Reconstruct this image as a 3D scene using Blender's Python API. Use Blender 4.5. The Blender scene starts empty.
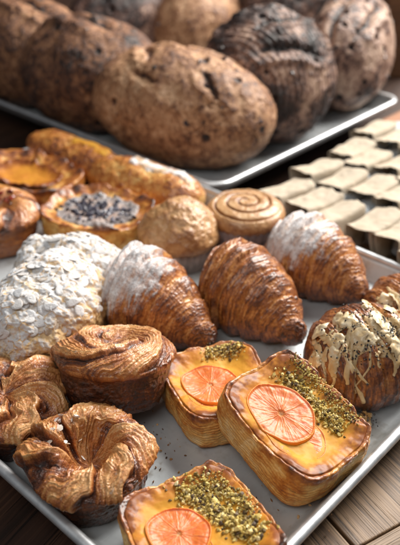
import bpy, math, random
import numpy as np
from mathutils import Matrix, Vector
PI = math.pi
R = math.radians
C = bpy.context.scene.collection
S = bpy.context.scene

# ------------------------------------------------------------------ camera, light, exposure
cam_d = bpy.data.cameras.new('camera')
cam = bpy.data.objects.new('camera', cam_d)
C.objects.link(cam)
cam.location = (0, 0, .42)
cam.rotation_euler = (R(90 - 32.4), 0, 0)
cam_d.sensor_fit = 'VERTICAL'
cam_d.sensor_height = 36
cam_d.lens = 48.1
cam_d.clip_start = .01
cam_d.clip_end = 50
cam_d.dof.use_dof = True
cam_d.dof.focus_distance = .535
cam_d.dof.aperture_fstop = 6.5
S.camera = cam

w = bpy.data.worlds.new('World')
S.world = w
w.use_nodes = True
bg = w.node_tree.nodes['Background']
bg.inputs['Color'].default_value = (.88, .94, 1.0, 1)
bg.inputs['Strength'].default_value = .12

def area(name, loc, target, sx, sy, power, col):
    d = bpy.data.lights.new(name, 'AREA')
    d.shape = 'RECTANGLE'
    d.size, d.size_y = sx, sy
    d.energy = power
    d.color = col
    o = bpy.data.objects.new(name, d)
    C.objects.link(o)
    o.location = loc
    o.rotation_euler = (Vector(target) - Vector(loc)).to_track_quat('-Z', 'Y').to_euler()
    return o
area('window_light', (1.05, 1.75, 1.35), (0, .65, 0), 1.4, 1.2, 104, (1.0, .955, .89))
area('room_light', (-.45, -.35, 1.55), (0, .5, 0), 1.1, .8, 9, (1, .97, .93))

S.view_settings.view_transform = 'Standard'
S.view_settings.look = 'None'
S.view_settings.exposure = .15
S.view_settings.gamma = 1
S.render.engine = 'CYCLES'
S.cycles.use_denoising = True
S.cycles.max_bounces = 7

# ------------------------------------------------------------------ numeric noise
def _hash(x, y, z, seed):
    h = (x.astype(np.uint32) * np.uint32(374761393) + y.astype(np.uint32) * np.uint32(668265263)
         + z.astype(np.uint32) * np.uint32(2246822519) + np.uint32((seed * 3266489917) & 0xffffffff))
    h ^= h >> np.uint32(13)
    h *= np.uint32(1274126177)
    h ^= h >> np.uint32(16)
    h *= np.uint32(2654435769)
    h ^= h >> np.uint32(15)
    return h

def noise(p, seed=0):
    """gradient noise about [-1,1] on (...,3) points"""
    p = np.asarray(p, dtype=np.float64)
    i = np.floor(p).astype(np.int64)
    f = p - i
    u = f * f * f * (f * (f * 6 - 15) + 10)
    out = 0
    for dx in (0, 1):
        for dy in (0, 1):
            for dz in (0, 1):
                h = _hash(i[..., 0] + dx, i[..., 1] + dy, i[..., 2] + dz, seed)
                gx = (h & np.uint32(1023)).astype(np.float64) / 511.5 - 1
                gy = ((h >> np.uint32(10)) & np.uint32(1023)).astype(np.float64) / 511.5 - 1
                gz = ((h >> np.uint32(20)) & np.uint32(1023)).astype(np.float64) / 511.5 - 1
                d = gx * (f[..., 0] - dx) + gy * (f[..., 1] - dy) + gz * (f[..., 2] - dz)
                wt = ((u[..., 0] if dx else 1 - u[..., 0]) * (u[..., 1] if dy else 1 - u[..., 1])
                      * (u[..., 2] if dz else 1 - u[..., 2]))
                out = out + d * wt
    return out * 1.25

def fbm(p, oct=4, seed=0, gain=.5):
    a, s, tot = 1., 0., 0.
    p = np.asarray(p, dtype=np.float64)
    for k in range(oct):
        s = s + a * noise(p * 2.03 ** k + 7.3 * k, seed + k)
        tot += a
        a *= gain
    return s / tot * 1.5

def cells(p, seed=0):
    """F1 and F2 of cellular noise and the id of the nearest cell"""
    p = np.asarray(p, dtype=np.float64)
    i = np.floor(p).astype(np.int64)
    f1 = np.full(p.shape[:-1], 9.)
    f2 = f1.copy()
    cid = np.zeros(p.shape[:-1])
    for dx in (-1, 0, 1):
        for dy in (-1, 0, 1):
            for dz in (-1, 0, 1):
                c = i + np.array([dx, dy, dz])
                h = _hash(c[..., 0], c[..., 1], c[..., 2], seed)
                q = np.stack([(h & np.uint32(1023)) / 1023., ((h >> np.uint32(10)) & np.uint32(1023)) / 1023.,
                              ((h >> np.uint32(20)) & np.uint32(1023)) / 1023.], -1) + c
                d = np.sqrt(((p - q) ** 2).sum(-1))
                idv = ((h >> np.uint32(5)) & np.uint32(4095)) / 4095.
                near = d < f1
                f2 = np.where(near, f1, np.minimum(f2, d))
                cid = np.where(near, idv, cid)
                f1 = np.where(near, d, f1)
    return f1, f2, cid

def st(a, b, x):
    t = np.clip((x - a) / (b - a), 0, 1)
    return t * t * (3 - 2 * t)

def V(*c):
    return np.stack(np.broadcast_arrays(*[np.asarray(k, dtype=np.float64) for k in c]), -1)

# ------------------------------------------------------------------ mesh helpers
def raw_mesh(name, verts, quads, mat, attrs=None, parent=None, tris=None, smooth=True, loc=None, rz=0):
    me = bpy.data.meshes.new(name)
    verts = np.asarray(verts, dtype=np.float32).reshape(-1, 3)
    quads = np.zeros((0, 4), int) if quads is None else np.asarray(quads, dtype=np.int32).reshape(-1, 4)
    tris = np.zeros((0, 3), int) if tris is None else np.asarray(tris, dtype=np.int32).reshape(-1, 3)
    nq, nt = len(quads), len(tris)
    me.vertices.add(len(verts))
    me.vertices.foreach_set('co', verts.ravel())
    me.loops.add(nq * 4 + nt * 3)
    me.loops.foreach_set('vertex_index', np.concatenate([quads.ravel(), tris.ravel()]).astype(np.int32))
    me.polygons.add(nq + nt)
    starts = np.concatenate([np.arange(nq) * 4, nq * 4 + np.arange(nt) * 3]).astype(np.int32)
    me.polygons.foreach_set('loop_start', starts)
    me.polygons.foreach_set('use_smooth', np.full(nq + nt, smooth, dtype=bool))
    me.update(calc_edges=True)
    me.validate()
    for k, v in (attrs or {}).items():
        a = me.attributes.new(k, 'FLOAT', 'POINT')
        a.data.foreach_set('value', np.asarray(v, dtype=np.float32).ravel())
    me.materials.append(mat)
    o = bpy.data.objects.new(name, me)
    C.objects.link(o)
    if parent is not None:
        o.parent = parent
    if loc is not None:
        o.location = loc
    o.rotation_euler.z = rz
    return o

def grid_faces(nu, nv, wrap=True, base=0, flip=False):
    u = np.arange(nu - 1)
    v = np.arange(nv if wrap else nv - 1)
    a, b = np.meshgrid(u, v, indexing='ij')
    b2 = (b + 1) % nv
    q = np.stack([a * nv + b, a * nv + b2, (a + 1) * nv + b2, (a + 1) * nv + b], -1).reshape(-1, 4) + base
    return q[:, ::-1] if flip else q

def grid_obj(name, P, mat, attrs=None, parent=None, wrap=True, flip=False, loc=None, rz=0):
    nu, nv = P.shape[:2]
    return raw_mesh(name, P.reshape(-1, 3), grid_faces(nu, nv, wrap, 0, flip), mat, attrs, parent, loc=loc, rz=rz)

def grid_normals(P, wrap=True):
    du = np.gradient(P, axis=0)
    if wrap:
        dv = np.roll(P, -1, 1) - np.roll(P, 1, 1)
    else:
        dv = np.gradient(P, axis=1)
    n = np.cross(du, dv)
    l = np.linalg.norm(n, axis=-1, keepdims=True)
    return n / np.maximum(l, 1e-12)

def lumps(name, centres, sizes, mat, tint, parent, seed=0, flat=1., squash=None):
    """many small irregular bits in one mesh"""
    rng = np.random.default_rng(seed)
    base = np.array([[0, 0, 1], [.9, 0, .35], [.28, .85, .35], [-.73, .53, .35], [-.73, -.53, .35], [.28, -.85, .35],
                     [.73, .53, -.35], [-.28, .85, -.35], [-.9, 0, -.35], [-.28, -.85, -.35], [.73, -.53, -.35], [0, 0, -1]])
    tri = np.array([[0, 1, 2], [0, 2, 3], [0, 3, 4], [0, 4, 5], [0, 5, 1], [1, 6, 2], [2, 6, 7], [2, 7, 3], [3, 7, 8], [3, 8, 4],
                    [4, 8, 9], [4, 9, 5], [5, 9, 10], [5, 10, 1], [1, 10, 6], [6, 11, 7], [7, 11, 8], [8, 11, 9], [9, 11, 10], [10, 11, 6]])
    vs, ts, at = [], [], []
    for k, (c, s) in enumerate(zip(centres, sizes)):
        q = rng.normal(size=(3, 3))
        q, _ = np.linalg.qr(q)
        v = base * (1 + rng.uniform(-.3, .3, (12, 1))) * np.array([1, rng.uniform(.6, 1), rng.uniform(.45, .9) * flat])
        v = v @ q.T * s
        if squash:
            v[:, 2] *= squash
        vs.append(v + c)
        ts.append(tri + 12 * k)
        at.append(np.full(12, tint[k]))
    return raw_mesh(name, np.concatenate(vs), None, mat, {'tint': np.concatenate(at)}, parent, tris=np.concatenate(ts), smooth=False)

def thing(name, label, cat, loc=(0, 0, 0), rz=0, group=None):
    o = bpy.data.objects.new(name, None)
    o.empty_display_size = .02
    C.objects.link(o)
    o.location = loc
    o.rotation_euler.z = rz
    return tag(o, label, cat, group)

def tag(o, label, cat, group=None):
    o['label'] = label
    o['category'] = cat
    if group:
        o['group'] = group
    return o

# ------------------------------------------------------------------ materials
class NT:
    def __init__(s, name):
        s.m = bpy.data.materials.new(name)
        s.m.use_nodes = True
        s.t = s.m.node_tree
        s.b = s.t.nodes['Principled BSDF']
        s.tc = s.t.nodes.new('ShaderNodeTexCoord')
    def n(s, kind, **kw):
        x = s.t.nodes.new(kind)
        for k, v in kw.items():
            setattr(x, k, v)
        return x
    def link(s, a, b):
        s.t.links.new(a, b)
    def put(s, sock, v):
        if hasattr(v, 'is_output') or isinstance(v, bpy.types.NodeSocket):
            s.link(v, sock)
        else:
            if isinstance(v, tuple) and len(v) == 3 and sock.type == 'RGBA':
                v = (*v, 1)
            sock.default_value = v
    def noise(s, scale, detail=4, rough=.55, stretch=None, dist=0):
        x = s.n('ShaderNodeTexNoise')
        x.inputs['Scale'].default_value = scale
        x.inputs['Detail'].default_value = detail
        x.inputs['Roughness'].default_value = rough
        x.inputs['Distortion'].default_value = dist
        src = s.tc.outputs['Object']
        if stretch:
            mp = s.n('ShaderNodeMapping')
            mp.inputs['Scale'].default_value = stretch
            s.link(src, mp.inputs['Vector'])
            src = mp.outputs['Vector']
        s.link(src, x.inputs['Vector'])
        return x.outputs['Fac']
    def attr(s, name):
        return s.n('ShaderNodeAttribute', attribute_name=name).outputs['Fac']
    def math(s, op, a, b=0., c=0., clamp=False):
        x = s.n('ShaderNodeMath', operation=op, use_clamp=clamp)
        s.put(x.inputs[0], a)
        s.put(x.inputs[1], b)
        s.put(x.inputs[2], c)
        return x.outputs[0]
    def step(s, v, lo, hi):
        x = s.n('ShaderNodeMapRange', interpolation_type='SMOOTHSTEP')
        s.put(x.inputs['Value'], v)
        x.inputs['From Min'].default_value = lo
        x.inputs['From Max'].default_value = hi
        return x.outputs['Result']
    def ramp(s, fac, stops):
        x = s.n('ShaderNodeValToRGB')
        e = x.color_ramp.elements
        while len(e) < len(stops):
            e.new(.5)
        for el, (p, c) in zip(e, stops):
            el.position = p
            el.color = (*c, 1)
        s.link(fac, x.inputs['Fac'])
        return x.outputs['Color']
    def mix(s, fac, a, b, mode='MIX'):
        x = s.n('ShaderNodeMix', data_type='RGBA', blend_type=mode)
        s.put(x.inputs[0], fac)
        s.put(x.inputs[6], a)
        s.put(x.inputs[7], b)
        return x.outputs[2]
    def mixf(s, fac, a, b):
        x = s.n('ShaderNodeMix', data_type='FLOAT')
        s.put(x.inputs[0], fac)
        s.put(x.inputs[2], a)
        s.put(x.inputs[3], b)
        return x.outputs[0]
    def bump(s, h, strength=.5, dist=.001, prev=None):
        x = s.n('ShaderNodeBump')
        x.inputs['Strength'].default_value = strength
        x.inputs['Distance'].default_value = dist
        s.link(h, x.inputs['Height'])
        if prev is not None:
            s.link(prev, x.inputs['Normal'])
        return x.outputs['Normal']
    def out(s, **kw):
        for k, v in kw.items():
            s.put(s.b.inputs[k.replace('_', ' ')], v)
        return s.m

PASTRY = [(0, (.66, .42, .17)), (.25, (.55, .29, .085)), (.5, (.37, .15, .035)), (.72, (.185, .062, .016)), (1, (.045, .017, .008))]
def crust(name, stops=PASTRY, rough=.42, coat=.25, coat_rough=.2, amp=.35, fscale=420, bump=.5, sugar_col=(.74, .75, .77), grains=False, sss=.0, spec=.5, bdist=.0007, gloss=False):
    m = NT(name)
    br = m.attr('brown')
    n1 = m.noise(fscale, 5, .62)
    n2 = m.noise(90, 4, .6)
    f = m.math('ADD', br, m.math('MULTIPLY', m.math('SUBTRACT', n1, .5), amp * 1.6))
    f = m.math('ADD', f, m.math('MULTIPLY', m.math('SUBTRACT', n2, .5), amp), clamp=True)
    col = m.ramp(f, stops)
    su = m.attr('sugar')
    n3 = m.noise(900, 3, .7)
    n4 = m.noise(260, 3, .6)
    sg = m.math('ADD', su, m.math('MULTIPLY', m.math('SUBTRACT', m.math('ADD', n3, m.math('MULTIPLY', n4, .7)), .85), .9))
    sg = m.math('MULTIPLY', m.step(sg, .10, .95), m.step(su, .01, .12))
    col = m.mix(sg, col, sugar_col)
    h = m.math('ADD', n1, m.math('MULTIPLY', sg, m.math('MULTIPLY', n3, .6)))
    nb = m.bump(h, bump, bdist)
    rr = m.mixf(sg, m.math('ADD', rough - .12, m.math('MULTIPLY', n2, .3)), .95)
    m.out(Base_Color=col, Roughness=rr, Normal=nb, Coat_Weight=m.math('MULTIPLY', m.math('SUBTRACT', 1., sg), coat), Coat_Roughness=coat_rough)
    m.b.inputs['Specular IOR Level'].default_value = spec
    if gloss:
        g = m.attr('gloss')
        for l in list(m.b.inputs['Coat Weight'].links):
            m.put(m.b.inputs['Coat Weight'], m.math('MULTIPLY', l.from_socket, g))
    if sss:
        m.b.inputs['Subsurface Weight'].default_value = sss
        m.b.inputs['Subsurface Radius'].default_value = (.004, .002, .001)
        m.b.inputs['Subsurface Scale'].default_value = 1.
    return m.m

M = {}
M['croissant'] = crust('croissant_crust', [(0, (.74, .42, .17)), (.20, (.57, .25, .068)), (.44, (.33, .105, .023)), (.68, (.130, .034, .009)), (1, (.022, .007, .004))], rough=.38, coat=.5, coat_rough=.2, amp=.42, bump=.8, bdist=.0009)
M['danish'] = crust('danish_crust', [(0, (.82, .60, .30)), (.22, (.74, .43, .13)), (.48, (.53, .20, .034)), (.72, (.27, .072, .012)), (1, (.05, .014, .006))], rough=.46, coat=.5, coat_rough=.16, amp=.34, bump=.9, bdist=.0009, gloss=True)
M['kouign'] = crust('caramel_crust', [(0, (.70, .38, .15)), (.22, (.56, .23, .063)), (.46, (.36, .11, .024)), (.70, (.15, .037, .009)), (1, (.025, .008, .004))], rough=.36, coat=.55, coat_rough=.16, amp=.42, fscale=800, bump=1., bdist=.0008)
M['almond_dough'] = crust('almond_dough', [(0, (.80, .60, .33)), (.4, (.66, .40, .16)), (.75, (.36, .17, .06)), (1, (.10, .05, .02))], rough=.6, coat=0, sugar_col=(.72, .73, .75), bump=1.)
M['bun'] = crust('bun_crust', [(0, (.62, .40, .21)), (.3, (.47, .25, .10)), (.6, (.28, .115, .038)), (1, (.08, .03, .012))], rough=.45, coat=.35, coat_rough=.25, amp=.4, bump=.6)
M['loaf'] = crust('loaf_crust', [(0, (.72, .46, .28)), (.3, (.48, .25, .12)), (.55, (.25, .105, .045)), (.8, (.09, .033, .016)), (1, (.013, .007, .006))], rough=.5, coat=.12, amp=.55, fscale=340, bump=1., bdist=.0025)
M['dark_loaf'] = crust('dark_loaf_crust', [(0, (.56, .38, .28)), (.3, (.31, .175, .125)), (.6, (.075, .036, .028)), (1, (.012, .008, .008))], rough=.42, coat=.1, amp=.75, fscale=220, bump=1., bdist=.003)

def custard():
    m = NT('custard')
    n1 = m.noise(60, 3)
    n2 = m.noise(35, 4, .65)
    col = m.ramp(n1, [(.3, (.53, .235, .020)), (.5, (.60, .295, .032)), (.7, (.66, .36, .055))])
    bk = m.math('ADD', m.attr('brown'), m.math('MULTIPLY', m.math('SUBTRACT', n2, .5), .7))
    bk = m.math('ADD', bk, m.math('MULTIPLY', m.math('SUBTRACT', m.noise(240, 4, .65), .5), .7))
    col = m.mix(m.step(bk, .12, .50), col, (.50, .19, .022))
    col = m.mix(m.step(bk, .45, .85), col, (.24, .066, .011))
    col = m.mix(m.step(bk, .92, 1.25), col, (.05, .014, .006))
    return m.out(Base_Color=col, Roughness=.6, Coat_Weight=m.math('ADD', .06, m.math('MULTIPLY', m.step(m.attr('brown'), .2, .7), .24)), Coat_Roughness=.26, Specular_IOR_Level=.22, Subsurface_Weight=.15, Subsurface_Radius=(.004, .002, .0006), Subsurface_Scale=1.,
                 Normal=m.bump(m.noise(120, 3), .2, .001))
M['custard'] = custard()

def citrus():
    m = NT('citrus_flesh')
    pulp = m.attr('pulp')
    white = m.attr('white')
    rind = m.attr('rind')
    col = m.ramp(pulp, [(0, (.56, .095, .012)), (.45, (.66, .16, .022)), (1, (.72, .235, .045))])
    col = m.mix(white, col, (.76, .40, .16))
    col = m.mix(rind, col, (.74, .26, .03))
    h = m.noise(700, 3)
    return m.out(Base_Color=col, Roughness=.5, Coat_Weight=.18, Coat_Roughness=.2, Normal=m.bump(m.math('ADD', m.math('MULTIPLY', pulp, 1.), m.math('MULTIPLY', h, .5)), .35, .0006),
                 Subsurface_Weight=.4, Subsurface_Radius=(.006, .002, .0006), Subsurface_Scale=1.)
M['citrus'] = citrus()

def tinted(name, stops, rough=.6, coat=0., n=300, bump=.5):
    m = NT(name)
    f = m.math('ADD', m.attr('tint'), m.math('MULTIPLY', m.math('SUBTRACT', m.noise(n, 3), .5), .5), clamp=True)
    return m.out(Base_Color=m.ramp(f, stops), Roughness=rough, Coat_Weight=coat, Normal=m.bump(m.noise(n * 2, 3), bump, .0005))
M['pistachio'] = tinted('pistachio_crumb', [(0, (.06, .035, .025)), (.2, (.22, .14, .03)), (.45, (.54, .39, .09)), (.75, (.72, .56, .19)), (1, (.80, .68, .38))])
M['almond'] = tinted('sugared_almond', [(0, (.33, .19, .09)), (.25, (.50, .39, .28)), (.45, (.60, .57, .55)), (1, (.72, .73, .75))], rough=.9, n=420, bump=.9)
M['icing'] = tinted('tahini_icing', [(0, (.33, .18, .06)), (.35, (.52, .33, .14)), (.7, (.66, .50, .28)), (1, (.75, .65, .47))], rough=.4, coat=.2, n=200)
M['seed'] = tinted('black_seed', [(0, (.008, .008, .01)), (1, (.05, .05, .055))], rough=.35)
M['berry'] = tinted('dark_berry', [(0, (.012, .012, .025)), (.6, (.04, .035, .06)), (1, (.22, .22, .27))], rough=.35, coat=.3)
M['fruit'] = tinted('dark_fruit', [(0, (.008, .006, .006)), (1, (.06, .03, .03))], rough=.35, coat=.3)
M['crumb'] = tinted('brown_crumb', [(0, (.06, .025, .01)), (.5, (.30, .14, .05)), (1, (.60, .40, .20))], rough=.6)
M['jam'] = tinted('red_jam', [(0, (.05, .004, .004)), (1, (.25, .03, .015))], rough=.15, coat=.8)
M['flake'] = tinted('glaze_flake', [(0, (.7, .6, .5)), (1, (.85, .83, .80))], rough=.35, coat=.3)

def plain(name, col, rough=.5, metal=0., var=.15, scale=60, bump=.2, bscale=200, stretch=None, dist=.0006):
    m = NT(name)
    n = m.noise(scale, 5, .6, stretch)
    c2 = tuple(max(0, k * (1 - var * 2)) for k in col)
    c3 = tuple(min(1, k * (1 + var)) for k in col)
    return m.out(Base_Color=m.ramp(n, [(.3, c2), (.7, c3)]), Roughness=m.math('ADD', rough - .1, m.math('MULTIPLY', n, .2)), Metallic=metal,
                 Normal=m.bump(m.noise(bscale, 4, .6, stretch), bump, dist))
M['rim'] = plain('tray_rim_metal', (.62, .64, .66), .42, .8, .1, 80, .08, 300)
M['paper_case'] = plain('paper_case', (.20, .14, .13), .7, 0, .25, 60, .5, 300)
M['grey_case'] = plain('grey_paper_case', (.33, .28, .26), .7, 0, .25, 60, .5, 300)

def tray_floor():
    m = NT('tray_floor_metal')
    n1 = m.noise(14, 6, .6)
    n2 = m.noise(160, 4, .7)
    col = m.ramp(n1, [(.3, (.40, .435, .455)), (.55, (.53, .565, .585)), (.75, (.62, .65, .67))])
    spots = m.step(m.noise(75, 3, .5), .66, .74)
    col = m.mix(m.math('MULTIPLY', spots, .5), col, (.20, .15, .10))
    scr = m.step(m.noise(900, 2, .5, (.012, 1, 1)), .66, .72)
    scr2 = m.step(m.noise(700, 2, .5, (1, .02, 1)), .68, .74)
    sc = m.math('MAXIMUM', scr, scr2)
    col = m.mix(m.math('MULTIPLY', sc, .30), col, (.68, .71, .73))
    grease = m.step(m.noise(22, 5, .65), .50, .62)
    col = m.mix(m.math('MULTIPLY', grease, .5), col, (.27, .26, .23))
    ro = m.math('SUBTRACT', m.math('ADD', .34, m.math('MULTIPLY', n2, .25)), m.math('MULTIPLY', grease, .16))
    return m.out(Base_Color=col, Metallic=.35, Roughness=ro, Normal=m.bump(m.math('SUBTRACT', n2, sc), .18, .0005))
M['tray'] = tray_floor()

def wood(name, stops, along, scale=1., rough=.5, seam=None):
    """grain runs along local X"""
    m = NT(name)
    g = m.noise(scale * 26, 7, .62, (.07, 1, 1), .6)
    g2 = m.noise(scale * 520, 5, .65, (.022, 1, 1), .2)
    f = m.math('ADD', m.math('MULTIPLY', g, .5), m.math('MULTIPLY', g2, .5))
    col = m.ramp(f, stops)
    pores = m.step(m.noise(scale * 900, 3, .55, (.016, 1, 1)), .58, .66)
    col = m.mix(m.math('MULTIPLY', pores, .75), col, tuple(k * .28 for k in stops[0][1]))
    return m.out(Base_Color=col, Roughness=rough, Normal=m.bump(m.math('SUBTRACT', f, m.math('MULTIPLY', pores, .5)), .5, .0012))
M['oak'] = wood('oak_plank', [(.40, (.050, .026, .012)), (.49, (.150, .085, .042)), (.57, (.26, .162, .088))], 0)
M['oak_end'] = wood('oak_side', [(.40, (.09, .05, .026)), (.49, (.18, .11, .06)), (.57, (.27, .18, .11))], 0, 1.6)
M['counter'] = wood('dark_counter', [(.36, (.016, .008, .005)), (.5, (.038, .017, .010)), (.62, (.075, .035, .019))], 0, .6, .45)
M['post'] = wood('brown_post_wood', [(.32, (.10, .045, .02)), (.5, (.19, .09, .04)), (.65, (.28, .14, .06))], 0, .4, .5)
M['block'] = wood('lit_counter_wood', [(.32, (.16, .06, .022)), (.5, (.28, .11, .04)), (.65, (.36, .16, .07))], 0, .5, .5)  # counter wood with its lit look put into the colour
M['cabinet'] = plain('dark_cabinet_wood', (.022, .016, .013), .6, 0, .4, 9, .2, 60)

# ------------------------------------------------------------------ setting
def box(name, lo, hi, mat, parent=None, bevel=0., kind=None):
    x0, y0, z0 = lo
    x1, y1, z1 = hi
    v = [(x0, y0, z0), (x1, y0, z0), (x1, y1, z0), (x0, y1, z0), (x0, y0, z1), (x1, y0, z1), (x1, y1, z1), (x0, y1, z1)]
    q = [(0, 3, 2, 1), (4, 5, 6, 7), (0, 1, 5, 4), (1, 2, 6, 5), (2, 3, 7, 6), (3, 0, 4, 7)]
    o = raw_mesh(name, v, q, mat, parent=parent, smooth=False)
    if bevel:
        b = o.modifiers.new('bevel', 'BEVEL')
        b.width = bevel
        b.segments = 3
    if kind:
        o['kind'] = kind
    return o

ANG_A, ANG_B = R(47), R(137.5)
TZ = -.001

# counter: one large dark tabletop
ct = box('counter_top', (-2.2, -1.6, -.08), (2.2, 1.6, -.033), M['counter'], kind='structure')
ct.location = (0, .9, 0)
ct.rotation_euler.z = R(60)
# back of the room: a dark cabinet front
bw = box('back_wall', (-3, 0, -.5), (3, .05, 1.2), M['cabinet'], kind='structure')
bw.location = (0, 2.45, 0)

# ------------------------------------------------------------------ trays
def rrect(w, d, r, n=10, inset=0.):
    """rounded rectangle loop from (0,0) to (w,d), inset by a distance"""
    pts = []
    rr = max(r - inset, .0015)
    for cx, cy, a0 in ((w - inset - rr, inset + rr, -90), (w - inset - rr, d - inset - rr, 0), (inset + rr, d - inset - rr, 90), (inset + rr, inset + rr, 180)):
        for k in range(n + 1):
            a = R(a0 + 90 * k / n)
            pts.append((cx + rr * math.cos(a), cy + rr * math.sin(a)))
    return pts

def sheet_pan(name, label, w, d, loc, rz, hgt=.024):
    t = thing(name, label, 'tray', loc, rz)
    def sweep(pname, prof, mat, cap):
        loops = [rrect(w, d, .03, 10, i) for i, z in prof]
        n = len(loops[0])
        vs = [(x, y, z) for (i, z), L in zip(prof, loops) for x, y in L]
        q = grid_faces(len(prof), n, True)
        tr = None
        if cap:
            vs.append((w / 2, d / 2, prof[-1][1]))
            b = (len(prof) - 1) * n
            tr = [(b + k, b + (k + 1) % n, len(vs) - 1) for k in range(n)]
        return raw_mesh(pname, vs, q, mat, parent=t, tris=tr)
    sweep('pan', [(.0035, hgt - .004), (.0055, hgt - .003), (.008, hgt - .008), (.0165, .004), (.0185, .0012), (.0225, 0), (.03, 0)], M['tray'], True)
    c = [(.0035 + .0042 * math.cos(a), hgt - .0025 + .0035 * math.sin(a)) for a in np.linspace(0, 2 * PI, 15)[:-1]]
    c.append(c[0])
    sweep('rim', c, M['rim'], False)
    return t
near = (-.0017, .2316)
tray = sheet_pan('baking_tray', 'large grey metal baking tray in front, filled with croissants and danishes', .445, .665, (near[0], near[1], TZ), R(47.3))
A = np.array([math.cos(R(47.3)), math.sin(R(47.3))])
B = np.array([-A[1], A[0]])
bc = np.array(near) + A * .449 + B * .383
tray2 = sheet_pan('baking_tray', 'grey metal baking tray at the back under the big crusty loaves', .46, .665, (bc[0], bc[1], TZ), R(47.3))

# oak board under the tray
bd = thing('oak_board', 'light oak plank board showing under the lower right tray rim', 'board', (.109, .320, 0), R(30))
zb = TZ - .003
x0 = -.13
for k, wd in enumerate((.125, .098, .11, .12, .1, .12)):
    o = box('plank', (0, 0, zb - .03), (.42, wd - .0022, zb), M['oak'], bd, .0012)
    o.location = (x0 + wd, 0, 0)
    o.rotation_euler.z = R(90)
    x0 += wd
fr = box('front_lipping', (-.131, -.0155, zb - .0315), (.54, -.0008, zb - .0007), M['oak_end'], bd, .0012)

# ------------------------------------------------------------------ pastry builders
def floor_soft(z, f, k=.18):
    return np.where(z < f, f + (z - f) * k, z)

def croissant(name, label, loc, rz, L, rad, bend=.015, seed=0, nl=3.9, sugar=None, tip=.30, hz=.92, nu=330, nv=300, brown=.45, group='croissants on the front tray', pitch=0., asym=0., power=1.9):
    u = np.linspace(-1, 1, nu)
    u = .9985 * (.55 * u + .45 * np.sin(u * PI / 2))
    th = np.linspace(0, 2 * PI, nv, endpoint=False)
    U, T = np.meshgrid(u, th, indexing='ij')
    ct_, sn_ = np.cos(T), np.sin(T)
    lowp = V(U * 2.2, ct_ * .9, sn_ * .9)
    wv = U + .035 * np.sin(T + seed) + .045 * noise(lowp + seed * 3.1, seed) + .012 * noise(V(U * 9, ct_ * 4, sn_ * 4), seed + 5) + .005 * noise(V(U * 26, ct_ * 13, sn_ * 13), seed + 6)
    a = np.abs(wv)
    kk = a * nl + .45
    w_ = kk - np.floor(kk)
    au = np.abs(U + asym * (1 - U * U))
    rb = rad * (1 - np.clip(au / .88, 0, 1) ** power) ** .62
    end = tip * rad * np.sqrt(np.clip(1 - np.abs(U) ** 4.5, 0, 1)) * (1 + .12 * np.exp(-((np.abs(U) - .80) / .08) ** 2))
    rb = (rb ** 4 + end ** 4) ** .25
    puff = (4 * w_ * (1 - w_)) ** .4
    ledge = np.where(w_ < .13, 0, 1.) * (1 - w_) ** 1.2
    stri = fbm(V(wv * 30, ct_ * 1.9 + sn_ * .4, sn_ * 2.2), 4, seed + 11, .6)
    stri2 = fbm(V(wv * 80, ct_ * 2.6, sn_ * 2.6), 3, seed + 12, .6)
    flake = st(.25, .6, noise(V(wv * 20, ct_ * 4 + 9, sn_ * 4), seed + 20))
    low = fbm(lowp * 1.6 + 4, 3, seed + 21)
    mic = fbm(V(U * 40, ct_ * 16, sn_ * 16), 3, seed + 22)
    r = rb * (1 + .11 * (puff - .8) + .11 * (ledge - .4) + .09 * low) + .0010 * stri + .0007 * stri2 + .0007 * flake + .0004 * mic
    r = np.maximum(r, .0008)
    ax = L / 2 * np.sin(U * 1.35) / math.sin(1.35)
    by = -bend * (U * U)
    tx = np.gradient(ax, axis=0)
    ty = np.gradient(by, axis=0)
    tl = np.hypot(tx, ty)
    nx, ny = -ty / tl, tx / tl
    drop = -.25 * rad * au ** 2
    P = V(ax + r * ct_ * nx, by + r * ct_ * ny, drop + r * sn_ * hz)
    zf = -.62 * rad
    P[..., 2] = floor_soft(P[..., 2], zf) - zf
    P[..., 2] -= P[..., 2].min()
    N = grid_normals(P)
    if (N * (P - P.mean((0, 1)))).sum() < 0:
        N = -N
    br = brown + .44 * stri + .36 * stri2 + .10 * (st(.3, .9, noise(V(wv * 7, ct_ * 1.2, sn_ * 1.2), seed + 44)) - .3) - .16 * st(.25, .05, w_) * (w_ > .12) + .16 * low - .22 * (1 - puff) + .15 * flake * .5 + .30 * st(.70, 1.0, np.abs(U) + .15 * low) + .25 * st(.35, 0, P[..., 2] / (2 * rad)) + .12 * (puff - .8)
    sg = np.zeros_like(U)
    if sugar:
        d = np.array(sugar[:3])
        d = d / np.linalg.norm(d)
        cz, sz = math.cos(-rz), math.sin(-rz)          # dusting direction is given in the tray's world axes
        d = np.array([cz * d[0] - sz * d[1], sz * d[0] + cz * d[1], d[2]])
        mid = np.array([0, 0, rad * .55])
        q = (P - mid) / [L / 2, rad, rad]
        k = (q * d).sum(-1) + .34 * (stri - .1) + .14 * noise(P * 50 + seed, seed + 31) + .16 * noise(P * 260, seed + 32) + .10 * (N * d).sum(-1) - .10 * (1 - puff)
        sg = st(sugar[3], sugar[3] + sugar[4], k) * sugar[5] * (.80 + .20 * st(-.2, .5, fbm(P * 130, 3, seed + 33)))
    c = thing(name, label, 'croissant', loc, rz, group)
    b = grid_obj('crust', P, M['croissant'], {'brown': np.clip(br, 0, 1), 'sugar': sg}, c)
    caps(b, P)
    if pitch:
        c.rotation_euler.y = pitch
    return c, P, N

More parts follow.
